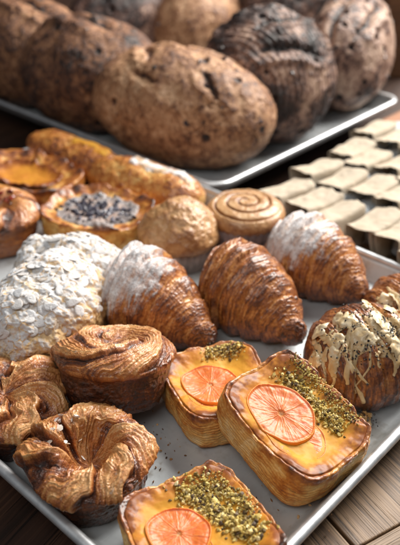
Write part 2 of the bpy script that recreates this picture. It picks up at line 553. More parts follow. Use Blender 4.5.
def caps(o, P):
    """close the two open ends of a lofted grid with fans"""
    import bmesh
    bm = bmesh.new()
    bm.from_mesh(o.data)
    bm.edges.ensure_lookup_table()
    be = [e for e in bm.edges if e.is_boundary]
    if be:
        bmesh.ops.holes_fill(bm, edges=be, sides=0)
    bmesh.ops.recalc_face_normals(bm, faces=bm.faces)
    for f in bm.faces:
        f.smooth = True
    bm.to_mesh(o.data)
    bm.free()

def profile(pts, n, tight=3):
    """smooth (r,z) polyline, n samples evenly along it, and its normals"""
    p = np.array(pts, float)
    for _ in range(tight):
        q = np.empty((2 * len(p) - 2, 2))
        q[0::2] = p[:-1] * .75 + p[1:] * .25
        q[1::2] = p[:-1] * .25 + p[1:] * .75
        p = np.vstack([p[:1], q, p[-1:]])
    s = np.concatenate([[0], np.cumsum(np.hypot(*np.diff(p, axis=0).T))])
    t = np.linspace(0, s[-1], n)
    r = np.interp(t, s, p[:, 0])
    z = np.interp(t, s, p[:, 1])
    dr, dz = np.gradient(r), np.gradient(z)
    l = np.hypot(dr, dz) + 1e-12
    return r, z, -dz / l, dr / l, t / s[-1]

def kouign(label, loc, rz, rt, h, seed, petals=7, twist=1.1, tiltx=0, pit=.75, lean=(0, 0), sugar_flakes=0, light=0., rb=None, nu=300, nv=420, fold=.0046, name='kouign_amann', cat='pastry', group='caramelised swirl buns on the front tray', side_dark=.92, mat='kouign', hole=.18, fin=6., lamh=.0006):
    rb = rb or rt * .80
    r, z, nr, nz, t = profile([(.0005, h * pit), (rt * hole, h * (pit + .02)), (rt * (hole + .22), h * .98), (rt * .66, h * 1.03), (rt * .9, h * .92), (rt * 1.03, h * .76), (rt * 1.0, h * .66), (rt * .93, h * .62), ((rt + rb) * .5, h * .35), (rb * .98, h * .04), (rb * .90, 0), (.0008, 0)], nu)
    # outward normal of the profile points up on the top and out on the side
    nr, nz = -(-nr), nz
    th = np.linspace(0, 2 * PI, nv, endpoint=False)
    RR, T = np.meshgrid(r, th, indexing='ij')
    Z = np.broadcast_to(z[:, None], RR.shape).copy()
    tt = np.broadcast_to(t[:, None], RR.shape)
    ilip = int(np.argmax(r))
    top = st(0, .10, tt) * (1 - st(t[ilip] - .01, t[ilip] + .07, tt))
    side = st(t[ilip] + .02, t[ilip] + .09, tt)
    rho = np.minimum(np.where(np.arange(nu)[:, None] <= ilip, RR / rt, 1.), 1.1)
    cx, sy = np.cos(T), np.sin(T)
    warp = .75 * noise(V(cx * 1.1, sy * 1.1, rho * .9 + seed), seed) + .26 * noise(V(cx * 3, sy * 3, rho * 3.5), seed + 1) + .07 * noise(V(cx * 8, sy * 8, rho * 8), seed + 14)
    ph = (T / (2 * PI)) * petals + twist * (rho - .3) ** 1.0 + warp * petals / 7.
    fr = ph - np.floor(ph)
    pid = np.mod(np.floor(ph), petals)
    saw = np.where(fr < .82, (fr / .82) ** .8, 1 - ((fr - .82) / .18) ** 1.6)
    amp = .6 + .8 * (_hash(pid.astype(int), pid.astype(int) * 3, pid.astype(int) * 7, seed) & np.uint32(255)).astype(float) / 255.
    lam = 1 - 2 * np.abs(np.sin(PI * (fr * fin + .9 * noise(V(fr * 2, rho * 5, pid), seed + 2)))) ** .8
    lines = fbm(V(fr * 30, rho * 3.4, pid * 3.7), 5, seed + 3, .68)
    mic = fbm(V(RR * cx * 420, RR * sy * 420, Z * 420), 3, seed + 4)
    bub = fbm(V(RR * cx * 190, RR * sy * 190, Z * 190), 3, seed + 6)
    low = fbm(V(cx * 1.3, sy * 1.3, Z * 30), 3, seed + 7)
    crum = fbm(V(RR * cx * 95, RR * sy * 95, Z * 95 + seed), 4, seed + 15)
    hoop = noise(V(cx * 2.5, sy * 2.5, Z * 420), seed + 8)
    disp = top * (fold * amp * (saw - .5) * 2 * (.35 + .65 * st(.1, .6, rho)) + lamh * lam + .0019 * lines + .0005 * mic + .0006 * crum) + side * (.0012 * bub + .0005 * mic + .0004 * hoop) + .0026 * low
    NR = np.broadcast_to(nr[:, None], RR.shape)
    NZ = np.broadcast_to(nz[:, None], RR.shape)
    damp = st(0, .03, tt) * (1 - st(.93, .97, tt))
    R2 = np.maximum(RR + NR * disp * damp, .0003)
    Z2 = Z + NZ * disp * damp + .0012 * low * top
    P = V(R2 * cx + lean[0] * Z2, R2 * sy + lean[1] * Z2, np.maximum(Z2, 0))
    br = .42 + .30 * lines - .12 * lam + .22 * crum + .22 * low - .34 * saw * top + .30 * st(.45, .0, saw) * top + .38 * st(.78, 1.0, fr) * top * (1 - st(.97, 1, fr)) - light + .16 * mic
    br = br * (1 - side) + side * (side_dark + .22 * bub + .08 * hoop)
    br = br + .35 * st(.95, 1.06, rho) * top * .6
    sg = st(.35, .8, noise(P * 210, seed + 9) + .5 * noise(P * 55, seed + 10)) * top * .36
    ca, sa = math.cos(rz), math.sin(rz)
    P = np.stack([P[..., 0] * ca - P[..., 1] * sa, P[..., 0] * sa + P[..., 1] * ca, P[..., 2]], -1)
    c = thing(name, label, cat, loc, 0, group)
    grid_obj('swirl', P, M[mat], {'brown': np.clip(br, 0, 1), 'sugar': sg}, c, flip=True)
    c.rotation_euler.x = tiltx
    return c, P

def sq(th, w, d, e):
    return 1 / ((np.abs(np.cos(th)) / (w / 2)) ** e + (np.abs(np.sin(th)) / (d / 2)) ** e) ** (1 / e)

def danish(name, label, loc, rz, w, d, h, seed, e=4.6, pit=.72, well=.74, nu=300, nv=460, group='filled danishes on the front tray', fill='custard', fill_name='custard', lam_n=12, corner=.08, wob=1.5, cat='danish', mat='danish', dark=0., fill_h=0., fill_sugar=0., fill_brown=0., tilt=0.):
    """square pastry: laminated wall, glazed puffy rim and a filling in the well. Returns the thing and the filling's height function"""
    prof = [(.0005, pit * h), (well * .8, pit * h), (well * 1.0, h * (pit + .06)), (.55 + well * .40, h * .86), (.93, h * .965), (.985, h * 1.015), (1.012, h * .985), (1.018, h * .86), (1.025, h * .50), (1.0, h * .16), (.95, 0), (.0008, 0)]
    zs_ = 1.1 / h
    r, z, nr, nz, t = profile([(p_, q_ * zs_) for p_, q_ in prof], nu)
    z = z / zs_
    th = np.linspace(0, 2 * PI, nv, endpoint=False)
    F, T = np.meshgrid(r, th, indexing='ij')
    Z = np.broadcast_to(z[:, None], F.shape).copy()
    rho = sq(T, w, d, e)
    rr_in = sq(T, w, d, 2.6)
    blend = st(.35, .95, F)
    base = rr_in * .98 * (1 - blend) + rho * blend
    cx, sy = np.cos(T), np.sin(T)
    ilip = int(np.argmax(z))
    iw = int(np.argmax(r))
    idx = np.arange(nu)[:, None]
    tt = np.broadcast_to(t[:, None], F.shape)
    outer = st(1.0, .90, Z / h) * (idx > ilip) * st(.0, .04, Z / h)
    rim = st(.74, .86, F) * np.where(idx <= iw, 1., 0) * (1 - outer * .7)
    cor = (np.abs(np.sin(2 * T))) ** 3
    low = fbm(V(cx * 1.7, sy * 1.7, Z * 20 + seed), 3, seed)
    med = fbm(V(base * F * cx * 75, base * F * sy * 75, Z * 75), 4, seed + 1)
    bub = cells(V(base * F * cx * 130, base * F * sy * 130, Z * 130), seed + 2)[0]
    zz = Z / h * lam_n + .9 * noise(V(cx * 2.2, sy * 2.2, Z * 25 + 3), seed + 3) * wob + .7 * noise(V(cx * 6, sy * 6, Z * 60), seed + 23) + .25 * noise(V(cx * 17, sy * 17, Z * 150), seed + 24)
    lam = np.sin(2 * PI * zz)
    lamn = fbm(V(cx * 2.6, sy * 2.6, zz * 1.9), 4, seed + 4, .62)
    blis = fbm(V(base * F * cx * 260, base * F * sy * 260, Z * 260), 3, seed + 5)
    k = outer
    X = base * F * (1 + .045 * low * wob) + k * (.0002 * lam + .0004 * lamn + .0014 * med) + .0012 * med * rim
    Z2 = Z + rim * (.10 * h * low * wob + corner * h * cor * st(.6, .95, F) * (Z / h) + .0016 * med + .0012 * (.5 - bub) + .0005 * blis) + .0008 * med * st(.55, .7, F) * (1 - k) * (Z > .002)
    bot = st(.0, .25, Z / h)
    Z2 = np.where(idx > iw, Z2 + .10 * h * low * st(.2, 1, Z / h) * wob + corner * h * cor * (Z / h) ** 2 * st(.6, .95, F), Z2)
    P = V(X * cx, X * sy, np.maximum(Z2, 0))
    br = .24 + .03 * lam + .12 * lamn + .24 * low + .40 * med
    br = br * k + (1 - k) * (.38 + .55 * med + .18 * low + .25 * (.4 - bub))
    br = br + .16 * st(.84, .94, F) * (1 - k) * np.where(idx <= iw, 1, 0) + .30 * st(.22, .0, Z / h) * k + .25 * st(.80, .98, Z / h) * k * (.6 + lamn) + .20 * cor * rim
    br = br - .15 * st(.80, .62, F) * np.where(idx <= iw, 1, 0)
    c = thing(name, label, cat, loc, rz, group)
    grid_obj('pastry_case', P, M[mat], {'brown': np.clip(br + dark, 0, 1), 'sugar': np.zeros(F.shape), 'gloss': np.where(idx <= iw, 1., .0) * st(.0, .5, 1 - k)}, c, flip=True)
    c.rotation_euler.x = tilt
    # filling
    nf, nvf = 110, 300
    fe = .97 if fill == 'custard' and well > .7 else well + .14
    ze = .985 if fe == .97 else .88
    f = np.linspace(.004, 1, nf)
    thf = np.linspace(0, 2 * PI, nvf, endpoint=False)
    FF, TF = np.meshgrid(f, thf, indexing='ij')
    bl = st(.35, .95, FF * fe)
    cf = np.abs(np.sin(2 * TF)) ** 3
    lowf = fbm(V(np.cos(TF) * 1.7, np.sin(TF) * 1.7, np.full_like(TF, .95 * h * 20 + seed)), 3, seed)
    ba = sq(TF, w, d, 2.6) * .98 * (1 - bl) + sq(TF, w, d, e) * bl
    rad = ba * FF * fe * (1 + .045 * lowf * wob)
    x, y = rad * np.cos(TF), rad * np.sin(TF)
    def height(x, y, F=None):
        n_ = fbm(V(x * 45, y * 45, np.full_like(x, seed * 1.7)), 3, seed + 8)
        n2 = fbm(V(x * 150, y * 150, np.full_like(x, 2.)), 3, seed + 9)
        q = np.clip(((np.abs(x / w) ** 3.4 + np.abs(y / d) ** 3.4) ** (1 / 3.4)) * 2 / fe, 0, 1)
        T_ = np.arctan2(y, x)
        lw = fbm(V(np.cos(T_) * 1.7, np.sin(T_) * 1.7, np.full_like(T_, .95 * h * 20 + seed)), 3, seed)
        return h * (pit + .10 + fill_h) + (.0018 * n_ + .0003 * n2) * st(1., .8, q) + h * (ze - .10 - pit - fill_h) * st(.35, 1., q) ** 1.3 + st(.6, 1., q) * h * (corner * np.abs(np.sin(2 * T_)) ** 3 + .10 * lw * wob) + .0003 * fbm(V(x * 230, y * 230, np.full_like(x, 4.)), 2, seed + 13) * st(.5, .9, q)
    zf = height(x, y) + .0006 - .0022 * st(.96, 1., FF)
    if fill:
        grid_obj(fill_name, V(x, y, zf), M[fill], {'brown': np.clip(.02 + fill_brown + 1.0 * st(.55, 1.0, FF) * (.62 + .9 * fbm(V(x * 70, y * 70, x * 0), 4, seed + 10)) + .35 * cf * st(.7, 1., FF) + .25 * noise(V(x * 50, y * 50, x * 0), seed + 12), 0, 1), 'sugar': np.full(FF.shape, fill_sugar), 'tint': np.full(FF.shape, .5)}, c)
    return c, height

def citrus_slice(parent, x, y, rad, height, seed, tilt=(0, 0), lift=.003, nseg=10, rot=0., sx=1., sy_=1.):
    nr_, nt_ = 70, 260
    f = np.linspace(.004, 1, nr_)
    th = np.linspace(0, 2 * PI, nt_, endpoint=False)
    F, T = np.meshgrid(f, th, indexing='ij')
    wob = 1 + .03 * np.sin(2 * T + seed) + .022 * np.sin(3 * T + 2 * seed) + .012 * np.sin(7 * T + seed)
    px, py = F * rad * wob * np.cos(T) * sx, F * rad * wob * np.sin(T) * sy_
    ph = (T + rot) / (2 * PI) * nseg + .10 * noise(V(np.cos(T) * 2, np.sin(T) * 2, np.full_like(T, seed)), seed)
    fr = ph - np.floor(ph)
    dist = np.minimum(fr, 1 - fr) * 2 * PI / nseg * F * rad          # metres from the membrane
    mem = 1 - st(.0001, .00075, dist)
    core = 1 - st(.05, .12, F + .03 * noise(V(np.cos(T) * 3, np.sin(T) * 3, T * 0), seed + 1))
    pith = st(.88, .91, F) * (1 - st(.93, .955, F))
    rind = st(.945, .975, F)
    fine = fbm(V(np.cos(T) * 26, np.sin(T) * 26, F * 1.6), 3, seed + 8, .6)
    white = np.clip(mem * (1 - st(.86, .9, F)) * .12 + core * .45 + pith * .2 + .07 * st(.05, .5, fine) * (1 - rind), 0, 1)
    # juice sacs: drops stretched towards the centre
    sac = cells(V(T * 7.5 + seed, F * 5.2, np.floor(ph) * 1.3), seed + 3)
    pulp = np.clip(.42 + .32 * (sac[2] - .5) + .40 * (.55 - sac[0]) + .3 * fbm(V(np.cos(T) * F * 5, np.sin(T) * F * 5, T * 0), 2, seed + 4), 0, 1)
    z = .0006 * (pulp - .5) + .0002 * mem + .0002 * fine - .0012 * st(.0, .8, 1 - np.minimum(dist / .003, 1)) * 0 + .0012 * st(.90, .97, F) - .0025 * st(.97, 1., F) - .0010 * core
    hx, hy = x + px, y + py
    zc = float(height(np.array([x]), np.array([y]))[0])
    zs = .85 * (height(hx, hy)) + .15 * zc
    P = V(hx, hy, zs + lift + z + tilt[0] * px + tilt[1] * py + .0016 * noise(V(px * 55, py * 55, px * 0 + seed), seed + 5) - .0007 * st(.8, 1., F))
    P2 = V(hx[-1], hy[-1], P[-1, :, 2] - .0025)[None]
    P2[0, :, :2] = (P2[0, :, :2] - [x, y]) * .97 + [x, y]
    Pa = np.concatenate([P, P2], 0)
    ext = lambda q: np.concatenate([q, q[-1:]], 0)
    return grid_obj('citrus_slice', Pa, M['citrus'], {'pulp': ext(pulp), 'white': ext(white), 'rind': ext(rind)}, parent)

def pistachios(parent, height, path, width, n, seed, size=(.0008, .0024), pile=.004):
    rng = np.random.default_rng(seed)
    path = np.array(path)
    cs, ss, tn = [], [], []
    for k in range(n):
        s = rng.uniform(0, len(path) - 1.001)
        i = int(s)
        p = path[i] * (1 - s + i) + path[i + 1] * (s - i)
        o = rng.normal(0, width * .5, 2)
        q = p + o
        if abs(o[0]) + abs(o[1]) > width * 2.4:
            continue
        core = math.exp(-(o @ o) / (width * width * .5))
        sz = rng.uniform(*size) * (1.0 if rng.random() > .12 else 1.6)
        z = float(height(np.array([q[0]]), np.array([q[1]]))[0]) + rng.uniform(0, 1) ** .7 * pile * core + sz * .35
        cs.append((q[0], q[1], z))
        ss.append(sz)
        tn.append(np.clip(rng.normal(.52, .23), 0, 1) if rng.random() > .25 else rng.uniform(0, .2))
    o = lumps('pistachio_crumbs', np.array(cs), ss, M['pistachio'], tn, parent, seed)
    o['kind'] = 'stuff'
    return o

def loaf(name, label, loc, rz, L, rad, seed, mat='loaf', hz=.86, slashes=(), fruit=25, ribs=0., nu=300, nv=300, brown=.45, power=2.3, rough=1., group='crusty loaves on the back tray', tilt=0., pits=True, sug=None, strip=None, cat='loaf'):
    u = np.linspace(-1, 1, nu)
    u = np.sin(u * PI / 2 * .997)
    th = np.linspace(0, 2 * PI, nv, endpoint=False)
    U, T = np.meshgrid(u, th, indexing='ij')
    cx, sy = np.cos(T), np.sin(T)
    rb = (1 - np.abs(U) ** power) ** (1 / power)
    D = V(U * L / 2, cx * rad * rb, sy * rad * rb * hz)
    low = fbm(D * 14 + seed, 3, seed)
    wr = fbm(D * 55 + 2, 4, seed + 1, .6)
    mic = fbm(D * 230, 3, seed + 2, .6)
    bl = fbm(D * 110 + 5, 3, seed + 3)
    blis = st(.30, .75, fbm(D * 75 + 3, 2, seed + 24))
    disp = .0065 * low * rough + .0024 * wr * rough + .0008 * mic + .0012 * blis
    open_ = np.zeros_like(U)
    gash = np.zeros_like(U)
    for (u0, t0, ang, ln, wd, dp) in slashes:      # slash centred on (u0, angle t0), direction ang in the unrolled surface, metres
        du = (U - u0) * L / 2
        dt = (np.mod(T - t0 + PI, 2 * PI) - PI) * rad
        du = du + .006 * noise(D * 45 + 9, seed + 14) + .003 * noise(D * 140, seed + 15)
        dt = dt + .005 * noise(D * 45 + 19, seed + 16) + .003 * noise(D * 140 + 5, seed + 17)
        a = du * math.cos(ang) + dt * math.sin(ang)
        b = -du * math.sin(ang) + dt * math.cos(ang) + .004 * noise(D * 30, seed + 9)
        m_ = 1 - st(.45, 1.1, np.abs(a) / (ln / 2))
        open_ = np.maximum(open_, m_ * (1 - st(.6, 1.1, np.abs(b) / (wd / 2))))
        gash = np.maximum(gash, m_ * (1 - st(.001, .0055, np.abs(b + wd * .42))))
        disp = disp - dp * m_ * np.exp(-((b + wd * .35) / (wd * .35)) ** 2) + dp * .45 * m_ * np.exp(-((b - wd * .75) / (wd * .3)) ** 2)
    if ribs:
        disp = disp + ribs * np.sin(U * L * 420 + 2 * low)
    g1, g2, _c = cells(D * 24 + .6 * V(wr, low, wr) + seed, seed + 7)
    crk = (1 - st(.0, .045, g2 - g1)) * st(.0, .35, noise(D * 18 + 3, seed + 8))
    disp = disp - .0022 * crk
    pit_ = np.zeros_like(U)
    if pits:
        f1, f2, cid = cells(D * 38 + seed, seed + 6)
        pit_ = (1 - st(.16, .27, f1)) * (cid > (.40 if mat == 'dark_loaf' else .80))
        disp = disp - (.006 if mat == 'dark_loaf' else .003) * pit_
    Nn = V(U / (L / 2) * .6, cx / rad, sy / rad / hz)
    Nn /= np.linalg.norm(Nn, axis=-1, keepdims=True)
    P = D + Nn * disp[..., None] * st(0, .08, 1 - np.abs(U))[..., None] ** .3
    P[..., 2] = floor_soft(P[..., 2], -rad * hz * .72, .25)
    P[..., 2] -= P[..., 2].min()
    flour = st(-.1, .5, fbm(V(U * L * 9, cx * 2, sy * 2) + seed, 3, seed + 25)) * st(-.2, .4, mic)
    br = brown + .30 * low + .30 * wr + .44 * mic + .20 * bl + .12 * blis - .26 * flour - (.10 + .35 * wr) * open_ + (.75 * fbm(D * 20 + 30, 3, seed + 18) if mat == 'dark_loaf' else 0) + (.9 if mat == 'dark_loaf' else .55) * gash + .45 * crk + .65 * pit_ + .15 * st(.35, 0, P[..., 2] / rad)
    c = thing(name, label, cat, loc, rz, group)
    b = grid_obj('crust', P, M[mat], {'brown': np.clip(br, 0, 1), 'sugar': sug(U, T, wr, low) if sug else np.zeros_like(U), 'gloss': np.ones_like(U)}, c)
    caps(b, P)
    if strip:
        mat_, u0, u1, wd, nm = strip
        iu = np.where((u > u0) & (u < u1))[0]
        jt = np.where(np.abs(th - PI * .46) < wd)[0]
        G = P[np.ix_(iu, jt)].copy()
        e = np.minimum(np.minimum(np.linspace(0, 1, len(iu)), np.linspace(1, 0, len(iu)))[:, None] * 4, np.minimum(np.linspace(0, 1, len(jt)), np.linspace(1, 0, len(jt)))[None] * 2.2)
        e = e + .35 * noise(G * 70, seed + 40) + .2 * noise(G * 200, seed + 41)
        G = G + Nn[np.ix_(iu, jt)] * (.0035 * st(.25, .75, e) - .002)[..., None]
        grid_obj(nm, G, M[mat_], {'brown': np.clip(.25 + .5 * noise(G * 60, seed + 42) + .5 * st(.8, .3, e), 0, 1), 'sugar': np.clip(.55 + .7 * noise(G * 90, seed + 43), 0, 1), 'tint': e * 0 + .5}, c, wrap=False)
    if fruit:
        rng = np.random.default_rng(seed)
        cs, ss = [], []
        while len(cs) < fruit:
            i, j = rng.integers(20, nu - 20), rng.integers(0, nv)
            if Nn[i, j, 2] > -.2:
                cs.append(P[i, j] - Nn[i, j] * .001)
                ss.append(rng.uniform(.0025, .0062))
        f = lumps('fruit_pieces', np.array(cs), ss, M['fruit'], rng.random(len(cs)), c, seed)
        f['kind'] = 'stuff'
    if tilt:
        c.rotation_euler.x = tilt
    return c

def almond_croissant(label, loc, rz, L, W, H, seed, nflake=330):
    nu, nv = 240, 260
    u = np.sin(np.linspace(-1, 1, nu) * PI / 2 * .997)
    th = np.linspace(0, 2 * PI, nv, endpoint=False)
    U, T = np.meshgrid(u, th, indexing='ij')
    cx, sy = np.cos(T), np.sin(T)
    rb = (1 - np.abs(U) ** 2.4) ** (1 / 2.2)
    D = V(U * L / 2, cx * W / 2 * rb, sy * H * .62 * rb)
    low = fbm(D * 26 + seed, 3, seed)
    med = fbm(D * 85, 4, seed + 1, .6)
    mic = fbm(D * 330, 3, seed + 2, .6)
    f1, f2, cid = cells(D * 105, seed + 3)
    N0 = V(U / (L / 2), cx / (W / 2) * rb, sy / (H * .6) * rb)
    N0 /= np.linalg.norm(N0, axis=-1, keepdims=True)
    P = D + N0 * ((.010 * low + .0036 * med + .0013 * mic) + .0016 * (cid - .5) * st(.02, .12, f2 - f1))[..., None]
    P[..., 2] = floor_soft(P[..., 2], -H * .36, .2)
    P[..., 2] -= P[..., 2].min()
    crack = 1 - st(.0, .09, f2 - f1)
    up = N0[..., 2]
    wz = N0 @ np.array([math.sin(rz) * -.0 - .30 * math.cos(rz), .30 * math.sin(rz), 0])
    up = up + wz * 1.1
    sg = st(-.10, .55, up + .45 * med + .3 * low) * (1 - .7 * crack) * (.60 + .30 * st(-.4, .4, mic + med))
    br = .30 + .3 * low + .4 * med + .3 * st(.5, 0, P[..., 2] / H)
    c = thing('almond_croissant', label, 'croissant', loc, rz, 'almond croissants under powdered sugar')
    b = grid_obj('crust', P, M['almond_dough'], {'brown': np.clip(br, 0, 1), 'sugar': np.clip(sg, 0, 1)}, c)
    caps(b, P)
    rng = np.random.default_rng(seed)
    N = grid_normals(P)
    if (N * N0).sum() < 0:
        N = -N
    vs, qs, at = [], [], []
    nr_, nt_ = 4, 14
    k = 0
    tries = 0
    while k < nflake and tries < 6000:
        tries += 1
        i, j = rng.integers(14, nu - 14), rng.integers(0, nv)
        if rng.random() > rb[i, j] * 1.05 or up[i, j] < .0 + .5 * med[i, j] or rng.random() > .35 + .65 * up[i, j]:
            continue
        n = N0[i, j] * .75 + N[i, j] * .25 + rng.normal(0, .12, 3)
        n /= np.linalg.norm(n)
        t1 = np.cross(n, rng.normal(size=3))
        t1 /= np.linalg.norm(t1)
        t2 = np.cross(n, t1)
        a, b_ = rng.uniform(.0034, .0092), rng.uniform(.0026, .0058)
        ang = np.linspace(0, 2 * PI, nt_, endpoint=False)
        tear = 1 + .22 * np.cos(ang) * rng.choice([-1, 1])
        cut = 1 - .5 * (rng.random() < .3) * (np.cos(ang - rng.uniform(0, 6)) > .6)
        cc = P[i, j] + n * rng.uniform(-.0014, .0003)
        ring = []
        curl = rng.normal(0, 22)
        for (s, off) in ((.02, .0003), (.6, .0003), (.95, .0003), (1.0, 0.), (.9, -.0004)):
            x = s * a * np.cos(ang) * cut
            y = s * b_ * np.sin(ang) * tear * cut
            ring.append(cc + x[:, None] * t1 + y[:, None] * t2 + (off - curl * x * x * .6)[:, None] * n)
        P_ = np.concatenate(ring)
        qs.append(grid_faces(5, nt_, True, len(vs) * 5 * nt_))
        vs.append(P_)
        e = np.repeat([0, 0, -.05, -.30, -.45], nt_) + rng.normal(0, .06, 5 * nt_)
        at.append(np.clip(rng.normal(.74, .20) + e, 0, 1))
        k += 1
    f = raw_mesh('flaked_almonds', np.concatenate(vs), np.concatenate(qs), M['almond'], {'tint': np.concatenate(at)}, c)
    f['kind'] = 'stuff'
    return c

def rope(pts, rad, nv=10):
    """tube grid with round ends through points with radii"""
    p = np.array(pts)
    for _ in range(2):
        q = np.empty((2 * len(p) - 2, 3))
        q[0::2] = p[:-1] * .75 + p[1:] * .25
        q[1::2] = p[:-1] * .25 + p[1:] * .75
        p = np.vstack([p[:1], q, p[-1:]])
    return p

# ------------------------------------------------------------------ citrus danishes
DG = 'citrus danishes with pistachio crumbs'
c, hf = danish('citrus_danish', 'whole citrus danish in the middle of the group, leaning on the citrus danish behind it', (.0655, .4015, TZ + .0125), R(40), .082, .100, .038, 3, group=DG, tilt=R(14))
citrus_slice(c, -.0120, -.010, .0225, hf, 5, (-.02, .02), .0008, rot=.4, sy_=1.15)
citrus_slice(c, -.0080, .008, .0245, hf, 4, (.03, -.02), .0029, rot=.1, sy_=1.12)
pistachios(c, hf, [(.016, .032), (.021, .016), (.019, .000), (.021, -.018), (.020, -.024)], .0082, 900, 6, (.0004, .0016))
pistachios(c, lambda x, y: hf(x, y) + .001, [(.031, .038), (.034, .016), (.034, -.010), (.031, -.028)], .0055, 520, 7, (.0003, .0011), .0015)

c, hf = danish('citrus_danish', 'citrus danish half hidden behind another, between a swirl bun and the plain croissant', (.0165, .4530, TZ + .0005), R(24), .082, .086, .031, 8, group=DG)
citrus_slice(c, -.012, -.012, .0205, hf, 9, (-.02, .03), .0008, rot=.7)
citrus_slice(c, -.009, .000, .0240, hf, 10, (.02, -.03), .0029, rot=.2)
pistachios(c, hf, [(.004, .034), (.018, .032), (.032, .028)], .007, 520, 11, (.0004, .0015))

c, hf = danish('citrus_danish', 'citrus danish cut off by the bottom edge of the photo, heaped with pistachio crumbs', (-.0005, .3060, TZ + .0005), R(27), .088, .088, .035, 14, group=DG)
citrus_slice(c, -.016, -.010, .0195, hf, 15, (-.02, .02), .0008, rot=.5)
citrus_slice(c, -.013, .003, .0210, hf, 16, (.02, -.02), .0029, rot=.0)
pistachios(c, hf, [(.004, .034), (.013, .020), (.018, .006), (.024, -.010), (.030, -.022)], .0100, 1000, 17, (.0004, .0019))
pistachios(c, lambda x, y: hf(x, y) + .001, [(.022, .034), (.033, .012), (.036, -.01)], .007, 480, 18, (.0003, .0012), .0015)

# ------------------------------------------------------------------ swirl buns
c, P = kouign('caramelised swirl bun with an open hollow centre, low on the left beside the tray rim', (-.079, .3660, TZ), R(20), .0455, .049, 21, 6, 1.2, light=.0, pit=.50, hole=.26, fold=.0040)
rng = np.random.default_rng(5)
fl = [(-.020, .014, .046), (-.012, .020, .047), (-.027, .004, .046), (-.006, .010, .040), (-.016, .006, .043), (.004, -.006, .038), (-.022, .022, .046)]
cs = np.array([(x + rng.normal(0, .002), y + rng.normal(0, .002), z) for x, y, z in fl for _ in range(2)])
def on_top(P, x, y):
    d = (P[..., 0] - x) ** 2 + (P[..., 1] - y) ** 2
    d = np.where(P[..., 2] > .02, d, 9)
    return P[np.unravel_index(np.argmin(d), d.shape)]
cs = np.array([on_top(P, x, y) + [0, 0, .0006] for x, y, z in cs])
lumps('glaze_flakes', cs, rng.uniform(.0022, .0052, len(cs)), M['flake'], rng.random(len(cs)), c, 5, .35, .5)
kouign('caramelised swirl bun seen from the side with a tall dark glossy base', (-.069, .4485, TZ + .012), R(150), .0480, .054, 27, 3, 2.2, pit=.93, light=.0, rb=.038, hole=.1, tiltx=R(-20), fold=.0026, fin=7., side_dark=.86)
kouign('caramelised swirl bun cut off by the left edge, with raised curved ridges', (-.153, .428, TZ), R(-60), .0475, .042, 33, 9, .9, pit=.86, light=.0, hole=.1, fold=.0050, fin=4.)

# ------------------------------------------------------------------ croissants
croissant('croissant', 'plain glossy croissant without topping, its dark tip towards the camera', (.052, .570, TZ), R(-46), .122, .0445, .012, 41, brown=.52, tip=.32, asym=.32, hz=1.03, power=1.95)
croissant('croissant', 'croissant dusted with powdered sugar, next to the white almond croissants', (-.038, .558, TZ), R(-36), .126, .0460, .014, 47, sugar=(-.60, .12, .78, .44, .50, .74), brown=.54, asym=.30, hz=1.05, power=1.6, tip=.33)
croissant('croissant', 'croissant with a sugared cap, behind the plain croissant near the paper wrapped cakes', (.120, .636, TZ), R(-44), .122, .0435, .014, 53, sugar=(-.55, .15, .80, .40, .48, .76), brown=.47, asym=.22, hz=1.05, power=1.6, tip=.33)
c, P, N = croissant('iced_croissant', 'croissant with pale icing drips and black seeds at the right edge', (.142, .484, TZ), R(-158), .122, .0440, .010, 59, brown=.60, tip=.33, asym=-.1, hz=1.0, group='iced croissants with black seeds')
